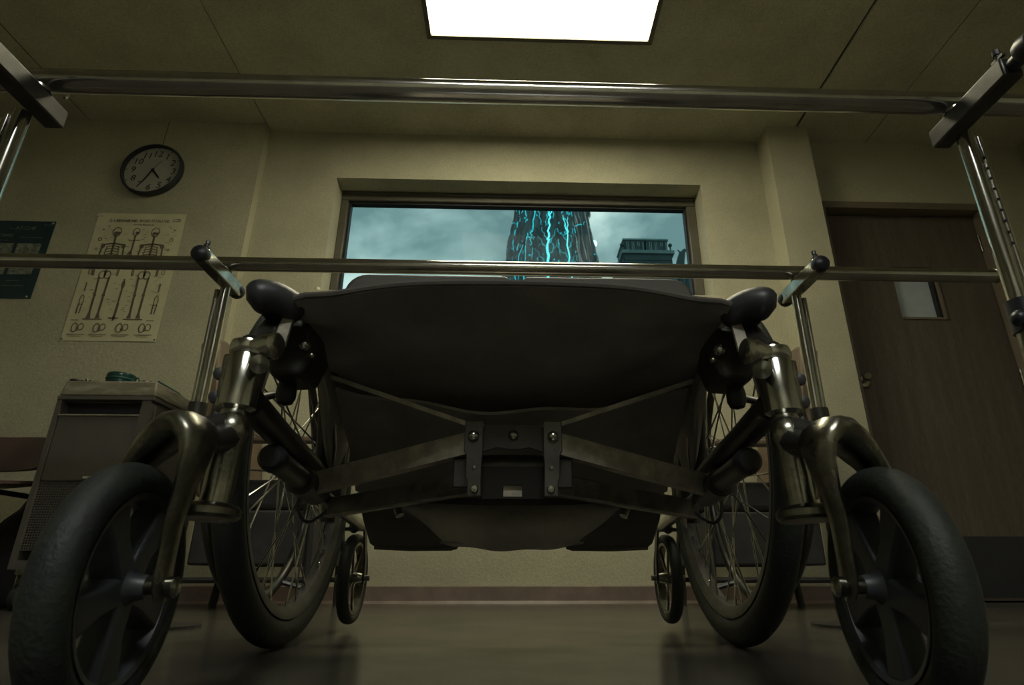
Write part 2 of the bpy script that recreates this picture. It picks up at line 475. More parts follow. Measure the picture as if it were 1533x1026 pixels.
# rear wheels
def rear_wheel(s):
    c = Vector((.384 * s, 1.11, .305)); Rw = .305
    prof = []
    k = 16
    for i in range(k):
        a = 2 * PI * i / k
        prof.append((.281 + .024 * math.cos(a), .0205 * math.sin(a)))
    tyre = obj('rear_wheel', MB().lathe(prof, c, (1, 0, 0), 72, closed=True), 'rubber', WC, origin=c, label='black tyre of the large spoked rear wheel')
    rim = obj('rim', MB().lathe([(.252, -.015), (.262, -.016), (.262, .016), (.252, .015), (.243, .009), (.243, -.009)], c, (1, 0, 0), 72, closed=True), 'rimsteel', tyre, origin=c)
    hr = MB().torus(c + Vector((.052 * s, 0, 0)), 0.236, .0085, (1, 0, 0), 64, 10)
    for i in range(6):
        a = 2 * PI * i / 6
        d = Vector((0, math.cos(a), math.sin(a)))
        hr.tube([c + d * .25 + Vector((.008 * s, 0, 0)), c + d * .236 + Vector((.05 * s, 0, 0))], .005, 8)
    obj('hand_rim', hr, 'gunmetal', tyre, origin=c)
    hb = MB().lathe([(0, -.045), (.012, -.045), (.012, -.032), (.030, -.031), (.030, -.027), (.017, -.024), (.017, .024), (.030, .027), (.030, .031), (.012, .032), (.012, .045), (0, .045)], c, (1, 0, 0), 24)
    obj('hub', hb, 'gunmetal', tyre, origin=c)
    protos = []
    for sd in (-1, 1):
        for lean in (-1, 1):
            a1 = R(58 * lean)
            p0 = c + Vector((.029 * sd, math.sin(a1) * .027, math.cos(a1) * .027))
            p1 = c + Vector((.003 * sd, 0, .246))
            protos.append((sd, lean, p0, p1))
    n = 36
    for q, (sd, lean, p0, p1) in enumerate(protos):
        src = None
        for i in range(n // 4):
            ang = 2 * PI * (i * 4 + [0, 1, 2, 3][q]) / n + (.05 if sd > 0 else 0)
            if src is None:
                src = obj('spoke', MB().tube([p0, p1 + (p0 - p1) * .06, p1 + (p0 - p1) * .059, p1], [.0015, .0015, .0024, .0024], 6), 'chrome', tyre, origin=c)
                src.rotation_euler = (ang, 0, 0)
            else:
                inst(src, tyre, c, (ang, 0, 0))
    # axle plate
    obj('axle', MB().tube([(.33 * s, 1.11, .305), (.44 * s, 1.11, .305)], .0065, 12), 'steel', tyre, origin=c)
for s in (-1, 1): rear_wheel(s)

# front casters
def caster(s):
    c = Vector((.324 * s, .54, .10)); ax = Vector((1, -.085 * s, 0)).normalized()
    k = 16
    prof = [(.0853 + .0148 * math.cos(2 * PI * i / k), .017 * math.sin(2 * PI * i / k)) for i in range(k)]
    tyre = obj('caster_wheel', MB().lathe(prof, c, ax, 56, closed=True), 'rubber', WC, origin=c, label='small solid front caster wheel')
    obj('caster_rim', MB().lathe([(.070, -.013), (.075, -.0145), (.075, .0145), (.070, .013), (.067, .004), (.067, -.004)], c, ax, 48, closed=True), 'mag', tyre, origin=c)
    e1 = Vector((0, 0, 1)); e2 = ax.cross(e1).normalized()
    for i in range(5):
        a = PI + 2 * PI * i / 5
        d = e1 * math.cos(a) + e2 * math.sin(a); t = ax.cross(d).normalized()
        p = []
        for rr, wd, th in ((.008, .0125, .013), (.036, .0108, .0115), (.071, .016, .0125)):
            for i1, j1 in ((-1, -1), (1, -1), (1, 1), (-1, 1)):
                p.append(c + d * rr + t * (i1 * wd) + ax * (j1 * th))
        mb = MB(); mb.add(p, [(0, 1, 2, 3), (11, 10, 9, 8)] + [(o + i1, o + 4 + i1, o + 4 + (i1 + 1) % 4, o + (i1 + 1) % 4) for o in (0, 4) for i1 in range(4)])
        obj('wheel_arm', mb, 'mag', tyre, origin=c, bevel=.003)
    obj('caster_hub', MB().lathe([(0, -.026), (.009, -.026), (.011, -.016), (.015, -.012), (.015, .012), (.011, .016), (.009, .026), (0, .026)], c, ax, 24), 'mag', tyre, origin=c)
    # fork: broad crown over the wheel, two legs down to the axle
    pth = [(.287, .545, .088), (.287, .542, .10), (.2868, .540, .115), (.284, .535, .15), (.2785, .531, .18), (.275, .530, .202), (.276, .531, .218), (.282, .534, .229), (.292, .540, .233),
           (.306, .548, .230), (.322, .556, .222), (.338, .563, .208), (.352, .566, .19), (.359, .562, .165), (.361, .555, .14), (.361, .548, .112), (.361, .545, .10), (.361, .547, .088)]
    wys = [.006, .0125, .0125, .0125, .0155, .020, .025, .029, .030, .029, .026, .022, .017, .012, .0105, .0115, .0115, .006]
    wth = [.003, .0045, .0045, .005, .0065, .009, .012, .014, .0145, .014, .0125, .010, .007, .005, .0045, .0045, .0045, .003]
    path = [Vector((p[0] * s, p[1], p[2])) for p in pth]; n = 12; vs = []; fs = []
    for i, p in enumerate(path):
        dd = (path[min(i + 1, len(path) - 1)] - path[max(i - 1, 0)]).normalized()
        u = Vector((0, 1, 0)); u = (u - dd * u.dot(dd)).normalized(); v = dd.cross(u)
        for j in range(n):
            a = 2 * PI * j / n
            vs.append(p + u * (wys[i] * math.cos(a)) + v * (wth[i] * math.sin(a)))
    for i in range(len(path) - 1):
        for j in range(n):
            fs.append((i * n + j, i * n + (j + 1) % n, (i + 1) * n + (j + 1) % n, (i + 1) * n + j))
    fs.append(tuple(range(n))); fs.append(tuple((len(path) - 1) * n + j for j in range(n)))
    f = MB().add(vs, fs)
    fk = obj('caster_fork', f, 'steel', WC, origin=c, label='worn steel caster fork', smooth=60)
    for bxx, sg in ((.283, -1), (.365, 1)):
        obj('axle_bolt', MB().lathe([(0, 0), (.006, 0), (.0085, -.002 * 1), (.0085, -.008), (.006, -.010), (0, -.010)], (bxx * s, .541, .10), (-sg * s, 0, 0), 12), 'chrome_worn', fk, origin=c)
    ab = MB().tube([(.283 * s, .54, .10), (.365 * s, .54, .10)], .006, 10)
    obj('axle', ab, 'steel', fk, origin=c)
    # stem arm between the crown and the barrel
    obj('stem_arm', MB().tube([(.284 * s, .545, .224), (.285 * s, .572, .228), (.286 * s, .605, .238)], [.010, .013, .015], 12), 'blackmetal', fk, origin=c)
for s in (-1, 1): caster(s)

# caster barrels and hinge posts
for s in (-1, 1):
    bx, by = .286 * s, .603
    b = obj('caster_barrel', MB().lathe([(.0142, .012), (.0142, .074), (.0170, .079), (.0175, .088), (.0145, .098), (.007, .104), (0, .104)], (bx, by, .160), (-.02 * s, .05, 1), 28), 'chrome_worn', WC, label='chromed caster barrel with flange')
    obj('barrel_flange', MB().lathe([(0, 0), (.026, 0), (.029, .003), (.029, .009), (.026, .0125), (.017, .015), (0, .015)], (bx + .004 * s, by, .159), (-.02 * s, .05, 1), 32), 'steel', b)
    obj('barrel_lug', MB().tube([(bx, by, .250), (bx + .028 * s, by - .004, .246)], [.014, .010], 12), 'blackmetal', b)
    p = obj('hinge_post', MB().lathe([(.014, -.028), (.016, -.012), (.014, -.004), (.0190, .0), (.0190, .056), (.0178, .058), (.0198, .060), (.0208, .066), (.0195, .072), (.012, .075), (0, .075)], (.2885 * s, .618, .272), (-.03 * s, .03, 1), 28), 'chrome', WC, label='polished legrest hinge post')
    obj('hinge_ear', MB().lathe([(.008, 0), (.0105, .010), (.0145, .020), (.0145, .027), (.012, .0285), (0, .029)], (.276 * s, .606, .337), (-1 * s, -.35, -.12), 28), 'chrome', p)
    obj('bracket', MB().box(min(.300 * s, .316 * s), max(.300 * s, .316 * s), .622, .652, .270, .335), 'steel', p, bevel=.004)
    for z in (.286, .312):
        obj('bolt', MB().lathe([(0, 0), (.006, 0), (.007, -.004), (.0065, -.009), (.003, -.010), (0, -.010)], (.318 * s, .632, z), (.2 * s, 1, 0), 12), 'plastic', p)
    obj('stub', MB().lathe([(.006, 0), (.010, .006), (.010, .016), (0, .019)], (.270 * s, .612, .318), (-.4 * s, -1, -.3), 14), 'steel', p)

# frame tubes
def ftube(name, pts, r, m='blackmetal', label=None):
    for s in (-1, 1):
        o = obj(name, MB().tube([S(s, p) for p in pts], r, 14), m, WC, label=label)
    return o
ftube('seat_rail', [(.296, .675, .414), (.288, .80, .405), (.285, 1.12, .405)], .0145)
ftube('side_strut', [(.284, .635, .283), (.292, .76, .272), (.316, .99, .266)], .0165)
ftube('lower_rail', [(.286, .735, .239), (.300, .92, .233)], .0148, 'gunmetal')
ftube('rear_stay', [(.298, .90, .2335), (.336, 1.40, .216)], .0118, 'chrome_worn')
ftube('back_cane', [(.330, 1.13, .20), (.330, 1.13, .45), (.330, 1.15, .655)], .012)
ftube('axle_tube', [(.318, 1.11, .22), (.318, 1.11, .41)], .013)
ftube('front_strut', [(.300, .70, .402), (.296, .66, .36), (.290, .625, .345)], .012)
for s in (-1, 1):
    obj('rail_plug', MB().lathe([(0, -.010), (.012, -.010), (.0158, -.006), (.0165, 0), (.0165, .010), (0, .010)], S(s, (.2855, .725, .2395)), (.07 * s, 1, -.03), 20), 'plastic', WC, label='black plastic plug in the rail end')
    obj('rail_clamp', MB().tube([S(s, (.296, .86, .234)), S(s, (.3035, .96, .231))], .0205, 14), 'blackmetal', WC)
    # seat corner: rounded foam end, gusset plate, tab, knob
    obj('corner_pad', MB().tube([S(s, (.318 - .060 * t_, .655 + .030 * t_ ** 1.3, .414 + .008 * math.sin(PI * min(1, t_ * 1.2)))) for t_ in [i / 16 for i in range(17)]], [.0225 * (max(0, 1 - (1 - min(1, t_ / .26)) ** 2) ** .5) * (1 - .30 * t_) * (max(.05, min(1, (1.0 - t_) / .1)) ** .5) + .0005 for t_ in [i / 16 for i in range(17)]], 20), 'plastic', WC, label='black rounded end pad at the seat corner')
    g1 = MB().prism([S(s, p) for p in ((.312, .71, .405), (.262, .71, .412), (.250, .71, .372), (.262, .71, .340), (.300, .71, .338), (.310, .71, .365))], (0, .07, 0))
    obj('gusset', g1, 'blackmetal', WC, bevel=.006)
    obj('brake_tab', MB().prism([S(s, p) for p in [(.268, .676, .402), (.280, .676, .402), (.2825, .674, .392), (.2835, .670, .372), (.281, .669, .362), (.275, .668, .358), (.270, .669, .362), (.2695, .670, .372)]], (0, .004, 0)), 'zinc', WC, label='flat grey brake tab')
    obj('gusset_bolt', MB().sphere(S(s, (.258, .70, .374)), .0075, 12, 8), 'chrome_worn', WC)
    obj('gusset_bolt', MB().sphere(S(s, (.249, .703, .362)), .004, 10, 6), 'chrome_worn', WC)
    obj('bumper', MB().lathe([(.004, .03), (.010, .024), (.0125, .010), (.0125, 0), (.009, -.008), (0, -.011)], S(s, (.292, .752, .322)), (0, 0, 1), 16), 'plastic', WC, label='black rubber bumper under the gusset')
    # dark latch clutter at the back of the side frame
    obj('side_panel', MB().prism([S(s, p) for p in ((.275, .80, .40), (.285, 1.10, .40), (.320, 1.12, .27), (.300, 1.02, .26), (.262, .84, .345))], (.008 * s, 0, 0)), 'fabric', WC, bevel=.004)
    obj('latch', MB().tube([S(s, (.286, .90, .36)), S(s, (.302, .98, .305)), S(s, (.312, 1.02, .25))], [.012, .016, .010], 10), 'blackmetal', WC)
    obj('brake_lever', MB().tube([S(s, (.335, .86, .42)), S(s, (.338, .86, .36)), S(s, (.345, .80, .335)), S(s, (.352, .79, .335))], .006, 10), 'blackmetal', WC)

# sling seat
def seat_fn(u, v):
    x = (u * 2 - 1); y = .655 + .43 * v
    W = .262 + .022 * v + .01 * math.sin(v * 3)
    edge = 1 - abs(x) ** 3.2
    z = .414 + .022 * edge * (1 - v) ** .6 - (.115 * v ** 1.15) * (1 - x * x) ** .9 * 1.0 - .008 * v
    wr = .006 * math.sin(9 * v + 2.2 * x * x * 3 + 1.0) + .004 * math.sin(23 * v + 5 * x) * (.3 + x * x)
    ray = .006 * math.sin(16 * math.atan2(abs(x) - 1.25, v + .15)) * max(0, abs(x) - .35)
    z += wr * min(1, v * 5) + ray
    y -= .012 * (1 - abs(x) ** 2) * (1 - v)
    return (x * W, y, z)
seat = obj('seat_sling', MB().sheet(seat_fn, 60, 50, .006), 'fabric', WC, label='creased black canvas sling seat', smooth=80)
hem = [Vector(seat_fn(i / 40, 0)) + Vector((0, 0, -.001)) for i in range(41)]
obj('hem', MB().tube(hem, .0045, 8), 'hem', seat)
# second, lower fold of canvas behind the braces
def fold_fn(u, v):
    x = u * 2 - 1
    return (x * (.262 + .015 * v), .86 + .24 * v, .372 - .075 * v - .035 * (1 - x * x) + .004 * math.sin(9 * x + 5 * v) - .045 * v * v)
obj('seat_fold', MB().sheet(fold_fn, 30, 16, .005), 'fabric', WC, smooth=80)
# backrest: two padded halves with a gap
for s in (-1, 1):
    x0, x1 = (.011, .350) if s < 0 else (.016, .372)
    poly = []
    zt, zb = .694, .40
    for cx, cz, a0 in ((x1 - .045, zt - .045, 0), (x0 + .012, zt - .012, 90)):
        r = .045 if a0 == 0 else .012
        for i in range(7):
            a = R(a0 + 15 * i); poly.append((cx + r * math.cos(a), cz + r * math.sin(a)))
    poly += [(x0 + .007, .66), (x0 + .007, zb), (x1, zb)]
    obj('backrest_pad', MB().prism([(px * s, 1.115, pz) for px, pz in poly], (0, .035, 0)), 'vinylpad', WC, bevel=.010, seg=3, smooth=60)

# cross brace in the middle
for s in (-1, 1):
    obj('brace', MB().bar(S(s, (.050, .800, .2785)), S(s, (.302, .90, .2335)), .007, .029), 'zinc', WC, bevel=.0015, label='flat grey steel folding brace')
    obj('brace_flange', MB().bar(S(s, (.050, .806, .2645)), S(s, (.300, .906, .2205)), .018, .004), 'zinc', WC)
    obj('lower_brace', MB().bar(S(s, (.058, .93, .242)), S(s, (.300, 1.02, .214)), .008, .029), 'zincdark', WC, bevel=.0015)
    obj('lower_brace_flange', MB().bar(S(s, (.058, .936, .2265)), S(s, (.300, 1.02, .1995)), .016, .003), 'zinc', WC)
    obj('seat_strut', MB().bar(S(s, (.044, .795, .2935)), S(s, (.262, .835, .3765)), .006, .006), 'zinc', WC, label='thin strut up to the seat rail')
    # bracket strip with a kink
    pts = [(.040, .302), (.064, .302), (.0645, .262), (.061, .256), (.061, .228), (.0585, .222), (.0585, .204), (.040, .204), (.041, .24), (.0395, .262)]
    br = obj('bracket', MB().prism([(px * s, .785, pz) for px, pz in pts], (0, .006, 0)), 'gunmetal', WC, bevel=.001)
    obj('rivet', MB().lathe([(0, -.0065), (.004, -.006), (.007, -.0035), (.008, 0), (0, .001)], S(s, (.0525, .785, .2815)), (0, 1, 0), 18), 'chrome', br, label='shiny domed rivet')
    obj('screw', MB().lathe([(0, -.004), (.004, -.0035), (.0055, 0), (0, .001)], S(s, (.049, .785, .2125)), (0, 1, 0), 14), 'steel', br)
    obj('screw', MB().lathe([(0, -.002), (.002, -.0018), (.003, 0), (0, .001)], S(s, (.050, .785, .240)), (0, 1, 0), 10), 'steel', br)
    obj('screw', MB().lathe([(0, -.002), (.002, -.0018), (.0025, 0), (0, .001)], S(s, (.0405, .79, .2965)), (0, 1, 0), 10), 'steel', br)
    obj('rear_bracket', MB().box(min(.052 * s, .080 * s), max(.052 * s, .080 * s), .812, .818, .218, .258), 'blackmetal', WC, bevel=.002)
cp = MB().prism([(-.045, .80, .300), (.045, .80, .300), (.045, .80, .262), (.022, .80, .270), (0, .80, .2665), (-.022, .80, .270), (-.045, .80, .262)], (0, .006, 0))
ctr = obj('centre_plate', cp, 'blackmetal', WC)
obj('rivet', MB().lathe([(0, -.005), (.004, -.0045), (.0065, -.0025), (.0072, 0), (0, .001)], (0, .80, .286), (0, 1, 0), 18), 'chrome_worn', ctr)
obj('centre_tube', MB().tube([(-.075, .835, .246), (-.03, .835, .250), (.03, .835, .250), (.075, .835, .246)], .016, 14), 'blackmetal', WC)
obj('centre_web', MB().box(-.042, -.0125, .812, .820, .204, .246).box(.0125, .042, .812, .820, .204, .246).box(-.0125, .0125, .812, .820, .222, .246).box(-.0125, .0125, .812, .820, .204, .207), 'webblack', WC)
obj('gap_plate', MB().box(-.0125, .0125, .818, .821, .206, .222), 'zinc', WC, label='small pale plate standing in for a lit gap in the centre web')  # pale metal plate in place of a gap showing the lit wall behind

# hanging canvas pouch under the seat and the two dark flaps behind it
def pouch(u, v):
    x = u * 2 - 1
    k = max(0., 1 - abs(x) ** 2.3)
    top = .221 - .010 * k
    bot = .221 - (.062 * min(1, (1 - abs(x)) / .46) + .010 * max(0, 1 - (x / .6) ** 2))
    z = top + (bot - top) * v
    return (x * .184 * (1 - .02 * v), .985 - .035 * k * math.sin(PI * min(1, v * .9)) + .03 * (1 - k), z + .0015 * math.sin(14 * x) * v)
po = obj('pouch', MB().sheet(pouch, 40, 14, .004), 'pouchcloth', WC, label='sagging canvas pouch under the seat', smooth=80)
obj('pouch_roll', MB().tube([(x * .175, 1.0 + .02 * x * x, .219 - .004 * (1 - x * x)) for x in [i / 12 * 2 - 1 for i in range(13)]], [.004 + .011 * (1 - abs(i / 12 * 2 - 1) ** 2) for i in range(13)], 12), 'vinylpad', po)
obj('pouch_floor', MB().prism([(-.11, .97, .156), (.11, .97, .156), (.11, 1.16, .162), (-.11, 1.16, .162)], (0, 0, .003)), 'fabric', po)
for s in (-1, 1):
    pts = [(.318, .335), (.268, .335), (.250, .30), (.230, .262), (.10, .24), (.10, .166), (.104, .158), (.112, .156), (.255, .159), (.268, .168), (.285, .21)]
    fl = obj('flap', MB().prism([(px * s, 1.20, pz) for px, pz in pts], (0, .012, 0)), 'vinylpad', WC, bevel=.003)
    obj('flap_edge', MB().tube([S(s, (.112, 1.195, .158)), S(s, (.19, 1.195, .157)), S(s, (.257, 1.195, .160))], .0035, 8), 'vinylpad', fl)
    obj('footplate_arm', MB().tube([S(s, (.19, 1.06, .205)), S(s, (.205, 1.07, .235)), S(s, (.205, 1.08, .285))], .0075, 10), 'chrome_worn', WC)
    obj('cable', MB().tube(bez(S(s, (.31, .95, .25)), S(s, (.36, 1.0, .22)), S(s, (.35, 1.05, .16)), S(s, (.325, 1.1, .22)), 10), .003, 6), 'plastic', WC)

# anti-tip wheels
for s in (-1, 1):
    c = Vector((.356 * s, 1.46, .107))
    k = 12
    t = obj('anti_tip_wheel', MB().lathe([(.085 + .010 * math.cos(2 * PI * i / k), .0135 * math.sin(2 * PI * i / k)) for i in range(k)], c, (1, 0, 0), 44, closed=True), 'rubber', WC, origin=c, label='small spoked anti-tip wheel behind the rear wheel')
    obj('rim', MB().lathe([(.070, -.009), (.076, -.010), (.076, .010), (.070, .009)], c, (1, 0, 0), 40, closed=True), 'steel', t, origin=c)
    obj('hub', MB().lathe([(0, -.022), (.010, -.022), (.013, -.01), (.013, .01), (.010, .022), (0, .022)], c, (1, 0, 0), 18), 'steel', t, origin=c)
    sp = None
    for i in range(6):
        a = 2 * PI * i / 6 + .3
        if sp is None:
            sp = obj('spoke', MB().bar(c + Vector((0, 0, .010)), c + Vector((0, 0, .073)), .006, .005, (1, 0, 0)), 'steel', t, origin=c); sp.rotation_euler = (a, 0, 0)
        else:
            inst(sp, t, c, (a, 0, 0))
    f = MB()
    for o in (-.025, .025):
        f.bar((c.x + o, 1.425, .212), (c.x + o, 1.455, .15), .004, .020, (0, 1, 0)); f.bar((c.x + o, 1.455, .152), (c.x + o, 1.46, .095), .004, .018, (0, 1, 0))
    f.box(c.x - .027, c.x + .027, 1.405, 1.440, .206, .212)
    f.tube([(c.x - .019 * s, 1.39, .217), (c.x, 1.425, .212)], .012, 10)
    fk = obj('anti_tip_fork', f, 'gunmetal', WC, origin=c)
    for o in (-.032, .032):
        obj('axle_bolt', MB().lathe([(0, -.006), (.006, -.006), (.006, .006), (0, .006)], c + Vector((o, 0, 0)), (1, 0, 0), 8), 'steel', fk, origin=c)
    obj('axle', MB().tube([c - Vector((.03, 0, 0)), c + Vector((.03, 0, 0))], .004, 8), 'steel', fk, origin=c)

# ------------------------------------------------------------------ parallel bars
PB = thing('parallel_bars', 'chrome parallel walking bars running across above the wheelchair', 'parallel bars', (0, 1.19, 0))
RZ, RR = .93, .0205
for y, x0, x1 in ((.854, -1.35, 1.40), (1.522, -1.75, 1.41)):
    rl = obj('rail', MB().tube([(x0, y, RZ), (x1, y, RZ)], RR, 28), 'chrome', PB, label='long chrome handrail')
    for x, sg in ((x0, -1), (x1, 1)):
        obj('rail_end', MB().lathe([(0, .004), (.017, .004), (.0215, 0), (.0215, -.012), (.0, -.012)], (x, y, RZ), (sg, 0, 0), 20), 'steel', rl)
for y, near in ((.854, 1), (1.522, 0)):
    for s in (-1, 1):
        X = .813 * s if not near else (.808 if s > 0 else -.842)
        y0, y1 = (y - .13, y + .052) if near else (y - .128, y + .082)
        arm = obj('clamp_arm', MB().box(X - .017, X + .017, y0, y1, RZ - .062, RZ - .024), 'chrome_worn' if not near else 'gunmetal', PB, bevel=.004, label='square clamp arm under the rail')
        if not near:
            for yy, sg in ((y0, -1), (y1, 1)):
                obj('end_cap', MB().lathe([(.019, -.012), (.0215, -.006), (.0225, .004), (.021, .014), (.014, .020), (0, .022)], (X, yy, RZ - .043), (0, sg, 0), 18), 'cap', arm)
        else:
            obj('end_cap', MB().lathe([(.012, -.005), (.012, .02), (.022, .024), (.025, .035), (.022, .05), (0, .055)], (X, y0, RZ - .043), (0, -1, 0), 18), 'cap', arm)
            obj('hook', MB().tube(arc((X + .014, y + .028, RZ + .005), .012, -60, 200, 8, 'yz'), .0025, 6), 'steel', arm)
        ys = y0 + .018
        obj('thumb_screw', MB().tube([(X, ys, RZ - .026), (X, ys, RZ - .002)], .004, 8).bar((X, ys - .012, RZ - .010), (X, ys + .012, RZ - .010), .006, .005).tube([(X, ys, RZ - .002), (X, ys, RZ + .008)], .006, 8), 'blackmetal', arm)
        obj('saddle', MB().tube([(X, y, RZ - .024), (X, y, RZ - .016)], .018, 12), 'chrome_worn', arm)
        yp = y + (.012 if near else .022)
        if near: X = .824 if s > 0 else -.868
        post = obj('post', MB().tube([(X, yp, .50), (X, yp, RZ - .062)], .0135, 20), 'chrome', PB, label='upright chrome post')
        X2 = X + .0195 * s
        obj('ratchet_tube', MB().tube([(X2, yp - .003, .50), (X2, yp - .003, RZ - .072)], .0068, 14), 'chrome', post)
        for i in range(9 if near else 0):
            z = RZ - .12 - i * .022
            obj('ratchet_hole', MB().lathe([(0, -.001), (.0026, -.001), (.0026, .001), (0, .001)], (X2 - .004 * s, yp - .0088, z), (0, 1, 0), 8), 'cap', post)
        obj('collar', MB().lathe([(.018, -.0), (.024, .0), (.024, .055), (.018, .055)], (X + .006 * s, yp, .475), (0, 0, 1), 24, closed=True), 'gunmetal' if not near else 'cap', post)
        kx = X - .030 * s if near else X + .034 * s
        obj('collar_knob', MB().tube([(X, yp - .01, .49), (kx, yp - .025, .487)], .006, 8).sphere((kx, yp - .026, .487), .014, 12, 8), 'cap', post)
        obj('sleeve', MB().tube([(X + .006 * s, yp, .012), (X + .006 * s, yp, .48)], .0205, 20), 'steel', post)
        obj('foot', MB().lathe([(0, 0), (.10, 0), (.10, .006), (.03, .014), (0, .014)], (X + .006 * s, yp, 0), (0, 0, 1), 32), 'gunmetal', post)

# ------------------------------------------------------------------ wall clock
CX, CZ, CY = -2.045, 2.243, YL
ck = thing('wall_clock', 'round black-rimmed wall clock above the skeleton poster', 'clock', (CX, CY, CZ - .165))
obj('case', MB().lathe([(.0, 0), (.152, 0), (.166, -.004), (.168, -.030), (.162, -.040), (.158, -.040), (.1555, -.026), (.1555, -.012), (0, -.012)], (CX, CY, CZ), (0, 1, 0), 64), 'plastic', ck, label='glossy black clock case')
fc = obj('face', MB().lathe([(0, -.0135), (.155, -.0135), (.155, -.012), (0, -.012)], (CX, CY, CZ), (0, 1, 0), 64), 'white', ck, label='pale clock face')
rotc = R(-2)
def cpt(r, deg, dy): a = R(90 - deg) + rotc; return (CX + r * math.cos(a), CY + dy, CZ + r * math.sin(a))
for h in range(1, 13):
    px, py, pz = cpt(.112, h * 30, -.0140)
    obj('numeral', text_mb(str(h), .056, lambda x, y, z, px=px, py=py, pz=pz: (px + x * math.cos(rotc) - y * math.sin(rotc), py - z, pz + x * math.sin(rotc) + y * math.cos(rotc)), .0003, .12), 'ink', fc, smooth=0)
    obj('tick', MB().bar(cpt(.143, h * 30, -.0141), cpt(.151, h * 30, -.0141), .0005, .004, (0, 0, 1) if h not in (6, 12) else (1, 0, 0)), 'ink', fc)
def hand(name, L, wd, deg, dy):
    a = R(90 - deg) + rotc; d = Vector((math.cos(a), 0, math.sin(a))); n = Vector((-d.z, 0, d.x)); o = Vector((CX, CY + dy, CZ))
    obj(name, MB().prism([o - d * .012 - n * wd, o + d * L * .8 - n * wd * .8, o + d * L, o + d * L * .8 + n * wd * .8, o - d * .012 + n * wd], (0, -.0008, 0)), 'ink', ck)
hand('hour_hand', .076, .0056, 137, -.017); hand('minute_hand', .104, .0048, 204, -.019); hand('second_hand', .08, .0008, 32, -.021)
obj('hand_hub', MB().lathe([(0, -.024), (.005, -.023), (.007, -.015), (0, -.015)], (CX, CY, CZ), (0, 1, 0), 16), 'ink', ck)
obj('hanging_wire', MB().tube([(CX + .006, CY - .002, CZ + .165), (CX + .008, CY - .002, H - .004)], .0012, 6), 'ink', ck)

# ------------------------------------------------------------------ posters
PX0, PX1, PZ0, PZ1 = -2.275, -1.805, 1.215, 1.965
ps = thing('skeleton_poster', 'cream anatomy poster with printed skeletons taped below the clock', 'poster', ((PX0 + PX1) / 2, YL, PZ0))
def poster_fn(u, v): return (PX0 + (PX1 - PX0) * u, YL - .0035 - .0012 * math.sin(5 * u + 3) * math.sin(7 * v + 1), PZ0 + (PZ1 - PZ0) * v)
sheet = obj('sheet', MB().sheet(poster_fn, 12, 16, .0008), 'paper', ps, smooth=80)
PYF = YL - .0058
def pp(u, v): return (PX0 + (PX1 - PX0) * u, PYF, PZ0 + (PZ1 - PZ0) * v)
def line(mb, pts, wd):
    wd *= 1.35
    for a, b in zip(pts[:-1], pts[1:]):
        a = Vector(pp(*a)); b = Vector(pp(*b)); d = (b - a)
        if d.length < 1e-6: continue
        mb.bar(a - d.normalized() * wd * .3, b + d.normalized() * wd * .3, wd, .0006, (0, 1, 0))
def blob(mb, u, v, rx, rz, n=14):
    c = pp(u, v)
    mb.prism([(c[0] + rx * math.cos(2 * PI * i / n), PYF, c[2] + rz * math.sin(2 * PI * i / n)) for i in range(n)], (0, .0006, 0))
def ring(mb, u, v, rx, rz, wd, n=16, a0=0, a1=360):
    c = pp(u, v); p = []
    for i in range(n + 1):
        a = R(a0 + (a1 - a0) * i / n); p.append(Vector((c[0] + rx * math.cos(a), PYF, c[2] + rz * math.sin(a))))
    for a, b in zip(p[:-1], p[1:]): mb.bar(a, b, wd, .0006, (0, 1, 0))
def skeleton(cu, back):
    a = MB()
    ring(a, cu, .845, .021, .026, .0042)                       # cranium
    blob(a, cu - .008, .833, .011, .009); blob(a, cu + .022, .833, .009, .008); line(a, [(cu - .03, .815), (cu, .802), (cu + .03, .815)], .004)
    line(a, [(cu, .80), (cu, .49)], .008)                       # spine
    line(a, [(cu - .115, .735), (cu - .03, .745), (cu + .03, .745), (cu + .115, .735)], .006)
    for i in range(7):
        z = .728 - .021 * i; wd = .062 + .018 * math.sin(PI * (i + 1) / 8)
        line(a, [(cu - .006, z), (cu - wd, z - .010), (cu - wd * .9, z - .024)], .0032); line(a, [(cu + .006, z), (cu + wd, z - .010), (cu + wd * .9, z - .024)], .0032)
    blob(a, cu - .115, .725, .011, .014); blob(a, cu + .115, .725, .011, .014)
    ring(a, cu - .03, .495, .016, .022, .005); ring(a, cu + .03, .495, .016, .022, .005)
    for s in (-1, 1):
        line(a, [(cu + s * .12, .72), (cu + s * .135, .60)], .006); line(a, [(cu + s * .132, .59), (cu + s * .125, .49)], .0035); line(a, [(cu + s * .145, .59), (cu + s * .14, .49)], .0035)
        line(a, [(cu + s * .055, .475), (cu + s * .048, .345)], .0075)
        blob(a, cu + s * .047, .338, .008, .011)
        line(a, [(cu + s * .045, .325), (cu + s * .043, .195)], .0055); line(a, [(cu + s * .057, .32), (cu + s * .053, .195)], .0028)
        a.prism([pp(cu + s * .035, .205), pp(cu + s * .055, .205), pp(cu + s * .075, .165), pp(cu + s * .025, .165)], (0, .0006, 0))
    line(a, [(cu - .10, .158), (cu + .10, .158)], .0035)
    return a
obj('skeleton_print', skeleton(.27, 0), 'print1', sheet); obj('skeleton_print', skeleton(.70, 1), 'print1', sheet)
a = MB()
ring(a, .485, .845, .017, .022, .004); blob(a, .497, .835, .010, .009); line(a, [(.485, .81), (.485, .70), (.475, .66), (.487, .62)], .006); line(a, [(.42, .775), (.55, .775)], .003)
